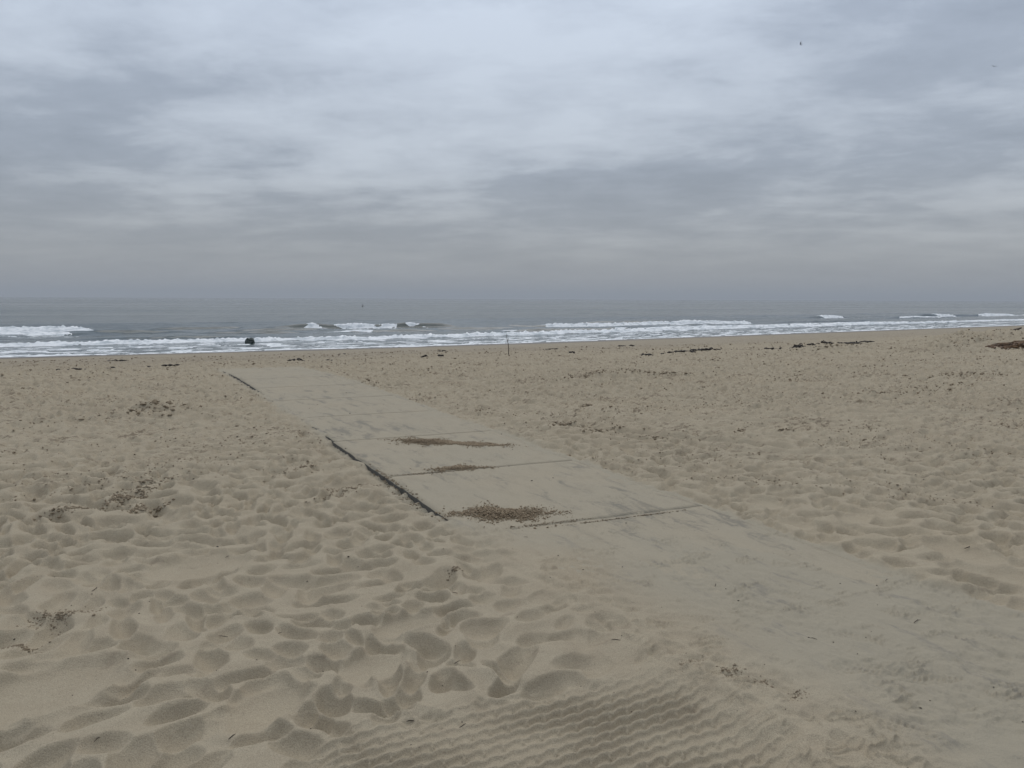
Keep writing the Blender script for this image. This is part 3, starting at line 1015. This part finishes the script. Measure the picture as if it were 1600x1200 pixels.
# dark flecks too small to count
r = np.random.default_rng(31)
n = 420
d = 2.1 * np.exp(r.random(n) * math.log(14 / 2.1))
th = YAW + np.radians(r.uniform(-36, 36, n))
x, y = d * np.sin(th), d * np.cos(th)
z = height(x, y)[0]
on = (x > PATH_L) & (x < PATH_R) & (y > 3.5) & (y < PATH_END)
z = np.where(on, np.maximum(z, .003), z)
S = (.00055 * d + .0006) * (.4 + r.random(n) ** 2 * 1.3)
v, f = lumps(np.column_stack([x, y, z + S * .3]), S, 32, .6, .35)
tag(link('debris_flecks', raw_mesh('debris_flecks', v, f, smooth=False), M_TWIG), 'tiny dark flecks of litter scattered in the sand', 'debris', kind='stuff')


# ------------------------------------------------------------------ seaweed
def weed(name, label, x, y, L, W, Hh, turn, seed, mat, group=None, strands=26, cat='seaweed'):
    """tangle of flattened fronds and stalks lying on the sand"""
    rg = random.Random(seed)
    parts = []
    ct, st = math.cos(turn), math.sin(turn)
    for k in range(strands):
        a0 = rg.uniform(-1, 1)
        b0 = rg.uniform(-1, 1) * math.sqrt(max(0.02, 1 - a0 * a0))
        top = Hh * max(0, 1 - a0 * a0 * .8 - b0 * b0 * .6) * rg.uniform(.2, 1)
        an = rg.gauss(0, .7)
        ln = rg.uniform(.25, .6) * L * .5
        wid = rg.uniform(.35, 1.0) * min(W, .16) * .35
        pts = []
        for i in range(5):
            t = (i - 2) / 2
            ax = a0 * L * .5 + t * ln * math.cos(an) * .7
            bx_ = b0 * W * .5 + t * ln * math.sin(an) * .5 + rg.uniform(-.2, .2) * W * .2
            zz = max(.004, top * (1 - .55 * t * t) + rg.uniform(-.1, .25) * Hh * .5)
            pts.append((ax * ct - bx_ * st, ax * st + bx_ * ct, zz))
        V, F = tube(pts, [wid * .4, wid, wid * 1.1, wid * .8, wid * .25], 6)
        zc_ = np.array([p[2] for p in pts])
        V = [np.array([v_[0], v_[1], zc_[i // 6 if i < 30 else (0 if i == 30 else 4)] + (v_[2] - zc_[i // 6 if i < 30 else (0 if i == 30 else 4)]) * .55]) for i, v_ in enumerate(V)]
        parts.append((V, F))
    V, F = joinVF(parts)
    o = pyd(name, V, F, mat)
    o.location = (x, y, hz_at(x, y) - .008)
    return tag(o, label, cat, group)


G = 'dark seaweed scraps along the drift line'
WL = [(14.7, 19.6, .45, .22, .09), (15.55, 19.9, .28, .2, .08), (16.1, 20.2, .26, .16, .06), (16.55, 20.0, .75, .2, .07), (17.4, 20.7, .24, .16, .05),
      (17.75, 20.9, .30, .2, .11), (18.1, 20.55, .95, .25, .08), (18.9, 21.0, .8, .18, .06), (19.45, 20.7, .5, .18, .05), (20.2, 20.6, .55, .18, .05),
      (20.75, 20.4, .6, .22, .08), (21.35, 20.5, .7, .3, .15), (22.0, 20.6, .35, .22, .11), (23.2, 21.2, .75, .35, .20), (23.9, 21.1, .6, .25, .09),
      (24.1, 20.6, .5, .2, .06), (24.7, 21.0, .3, .2, .07), (25.0, 22.4, .3, .2, .08), (26.0, 22.6, .7, .28, .13), (26.6, 21.7, .6, .2, .07),
      (27.4, 22.7, .7, .2, .07), (28.2, 22.9, .45, .25, .13), (29.0, 22.9, .6, .18, .05), (16.9, 19.5, .4, .14, .05)]
ORD = ['first', 'second', 'third', 'fourth', 'fifth', 'sixth', 'seventh', 'eighth', 'ninth', 'tenth', 'eleventh', 'twelfth',
       'thirteenth', 'fourteenth', 'fifteenth', 'sixteenth', 'seventeenth', 'eighteenth', 'nineteenth', 'twentieth',
       'twenty-first', 'twenty-second', 'twenty-third', 'twenty-fourth']
WL.sort(key=lambda w: -w[0])
for i, (x, y, L, W, h) in enumerate(WL):
    look = 'thick black' if h >= .12 else ('long flat black' if L >= .65 else 'small flat black')
    weed('seaweed_scrap', look + ' seaweed scrap, ' + ORD[i] + ' in the drift line counted from the kelp heap', x, y, L, W, h, -.3 + .25 * math.sin(i * 2.1), 700 + i, M_KELP, G, 16)
G2 = 'black seaweed strips on the sand left of the walkway'
for i, (x, y, L, W, h) in enumerate([(-1.3, 23.6, .75, .25, .06), (-.65, 23.2, .55, .2, .05), (-.2, 23.6, .5, .14, .03), (.6, 23.4, .5, .2, .05), (1.2, 23.2, .45, .14, .03),
                                     (2.4, 23.2, .45, .14, .04)]):
    weed('seaweed_strip', 'thin black seaweed strip, ' + ORD[5 - i] + ' in its row counted from the walkway end', x, y, L, W, h, -.15 + .3 * math.sin(i * 1.7), 740 + i, M_KELP, G2, 14)
weed('seaweed_clump', 'lone black clump of seaweed on the sand past the end of the walkway', 5.1, 25.8, .45, .25, .10, -.4, 751, M_KELP, None, 18)
weed('seaweed_clump', 'flat dark seaweed clump just right of the walkway end', 6.0, 25.2, .35, .2, .05, -.3, 752, M_KELP, None, 14)
for i, (x, y, L, h) in enumerate([(-.2, 33, .6, .06), (3.5, 32, .5, .05), (8.6, 33.0, .6, .06), (9.1, 24.4, .2, .08), (9.5, 24.0, .2, .06),
                                  (12.4, 31, .5, .09), (11.8, 21.2, .25, .05), (14.0, 23.0, .18, .10), (22.0, 31.0, .8, .08), (17.2, 30.0, .7, .06)]):
    weed('seaweed_bit', 'isolated dark bit of seaweed on the smooth lower beach', x, y, L, .2, h, -.3, 770 + i, M_KELP, 'isolated seaweed bits on the lower beach', 10)
# heap of brown kelp at the right
heap = weed('kelp_heap', 'large heap of tangled brown kelp on the open beach', 28.0, 15.75, 2.9, .8, .24, -.18, 801, M_KELP2, None, 170, 'kelp heap')
weed('kelp_clump', 'small brown kelp clump fallen off the end of the large heap', 26.45, 15.5, .55, .35, .12, -.1, 802, M_KELP2, None, 34, 'kelp')
weed('kelp_clump', 'dark kelp scrap lying in front of the large brown heap', 25.4, 14.2, .34, .16, .08, .4, 803, M_KELP, None, 12, 'kelp')
# driftwood and bits by the humps
V, F = joinVF([tube([(-.35, 0, .03), (-.1, .02, .11), (.15, .0, .17), (.36, -.02, .26)], [.05, .065, .06, .03], 8),
               tube([(.1, 0, .15), (.2, .12, .2)], [.03, .015], 6)])
o = pyd('driftwood_branch', V, F, M_WOOD)
o.location = (36.6, 21.2, hz_at(36.6, 21.2) - .02)
o.rotation_euler = (0, 0, -YAW)
tag(o, 'short dark driftwood branch sticking up from a low sand hump', 'driftwood')
V, F = lumps(np.array([[0, 0, .05], [.05, .02, .02]]), np.array([.09, .06]), 5, .8, .2)
o = link('stone', raw_mesh('stone', V, F), M_KELP)
o.location = (31.4, 21.9, hz_at(31.4, 21.9))
tag(o, 'single small black stone on the crest of a sand hump', 'stone')

# ---- rock in the wash
def rock(name, label, x, y, z, sx, sy, sz, seed):
    import bmesh
    bm = bmesh.new()
    bmesh.ops.create_icosphere(bm, subdivisions=4, radius=1)
    P = np.array([v.co[:] for v in bm.verts])
    k = 1 + .22 * fbm(P[:, 0] * 1.6 + seed, P[:, 1] * 1.6 + P[:, 2] * 1.1, seed, 4, .6)
    P = np.sign(P) * np.abs(P) ** .75 * k[:, None]
    for v, p in zip(bm.verts, P):
        v.co = (p[0] * sx, p[1] * sy, p[2] * sz)
    me_ = bpy.data.meshes.new(name)
    bm.to_mesh(me_)
    bm.free()
    o_ = link(name, me_, M_ROCK)
    o_.location = (x, y, z)
    return tag(o_, label, 'rock')


rock('rock', 'small dark green rock standing in the white surf', 9.95, 70.2, SEA + .08, .36, .33, .36, 91)

# ------------------------------------------------------------------ buoy and birds
bu = bpy.data.objects.new('buoy', None)
C.objects.link(bu)
bu.location = (100, 350, SEA)
tag(bu, 'tiny dark buoy floating far out on the calm water', 'buoy')
prof_b = [(0, -.3), (.34, -.28), (.42, -.05), (.42, .12), (.3, .32), (.1, .42), (.05, .8), (.05, 1.0), (0, 1.0)]
V, F = [], []
for (rr, zz) in prof_b:
    for k in range(14):
        V.append((rr * math.cos(k * 2 * math.pi / 14), rr * math.sin(k * 2 * math.pi / 14), zz))
for i in range(len(prof_b) - 1):
    for k in range(14):
        a, b = i * 14 + k, i * 14 + (k + 1) % 14
        F.append((a, b, b + 14, a + 14))
pyd('float_body', V, F, M_BUOY, bu)
V, F = tube([(0, 0, .98), (0, 0, 1.25)], [.09, .09], 8)
pyd('top_mark', V, F, M_BUOY, bu)


def bird(label, loc, rz, flap, roll):
    b = bpy.data.objects.new('bird', None)
    C.objects.link(b)
    b.location = loc
    b.rotation_euler = (roll, 0, rz)
    V, F = tube([(-.20, 0, .0), (-.12, 0, .005), (0, 0, 0), (.10, 0, .005), (.17, 0, .02), (.21, 0, .015), (.25, 0, .005)],
                [.006, .028, .05, .042, .028, .022, .003], 10)
    pyd('body', V, F, M_BIRD, b)
    V = [(-.17, .02, 0), (-.17, -.02, 0), (-.30, .05, 0), (-.30, -.05, 0), (-.17, .02, .008), (-.17, -.02, .008), (-.30, .05, .006), (-.30, -.05, .006)]
    F = [(0, 1, 3, 2), (4, 6, 7, 5), (0, 2, 6, 4), (1, 5, 7, 3), (2, 3, 7, 6), (0, 4, 5, 1)]
    pyd('tail', V, F, M_BIRD, b, False)
    for sgn in (-1, 1):
        secs = [(.02, .08, .10, .0), (.16, .10, .09, .16), (.32, .05, .07, .20), (.50, -.10, .02, .12)]
        V, F = [], []
        for (yy, le, ch, zz) in secs:
            for (px_, pz_) in ((le, 0), (le - ch * .4, .010), (le - ch * 1.6, 0), (le - ch * .4, -.006)):
                V.append((px_, sgn * yy, zz * flap + pz_))
        for i in range(len(secs) - 1):
            for k in range(4):
                a, c = i * 4 + k, i * 4 + (k + 1) % 4
                F.append((a, c, c + 4, a + 4))
        F += [(0, 1, 2, 3), (12, 15, 14, 13)]
        pyd('wing', V, F, M_BIRD, b)
    return tag(b, label, 'bird')


def sky_dir(az, el):
    return Vector((math.sin(az) * math.cos(el), math.cos(az) * math.cos(el), math.sin(el)))


bird('small dark bird with wings raised, gliding lower over the sea beneath a bright cloud gap', sky_dir(YAW + math.radians(19.7), math.radians(16.6)) * 160 + Vector((0, 0, EYE)), 2.3, 1.0, .5)
bird('small dark distant bird flying level under the grey cloud', sky_dir(YAW + math.radians(31.0), math.radians(14.0)) * 170 + Vector((0, 0, EYE)), .9, .5, .2)

# ------------------------------------------------------------------ sea haze
def haze(density, x0, x1, y0, y1, z0, z1):
    V = [(x, y, z) for z in (z0, z1) for y in (y0, y1) for x in (x0, x1)]
    F = [(0, 2, 3, 1), (4, 5, 7, 6), (0, 1, 5, 4), (2, 6, 7, 3), (0, 4, 6, 2), (1, 3, 7, 5)]
    o = pyd('haze', V, F, None, smooth=False)
    m = bpy.data.materials.new('haze')
    m.use_nodes = True
    n, l = m.node_tree.nodes, m.node_tree.links
    n.clear()
    out = n.new('ShaderNodeOutputMaterial')
    pv = n.new('ShaderNodeVolumePrincipled')
    pv.inputs['Color'].default_value = (.80, .83, .86, 1)
    pv.inputs['Density'].default_value = density
    pv.inputs['Anisotropy'].default_value = 0.0
    l.new(pv.outputs[0], out.inputs['Volume'])
    o.data.materials.append(m)
    tag(o, 'thin grey sea haze over the water', 'haze', kind='stuff')


haze(3.2e-4, -16000, 40000, -5200, 16000, -16, 70)
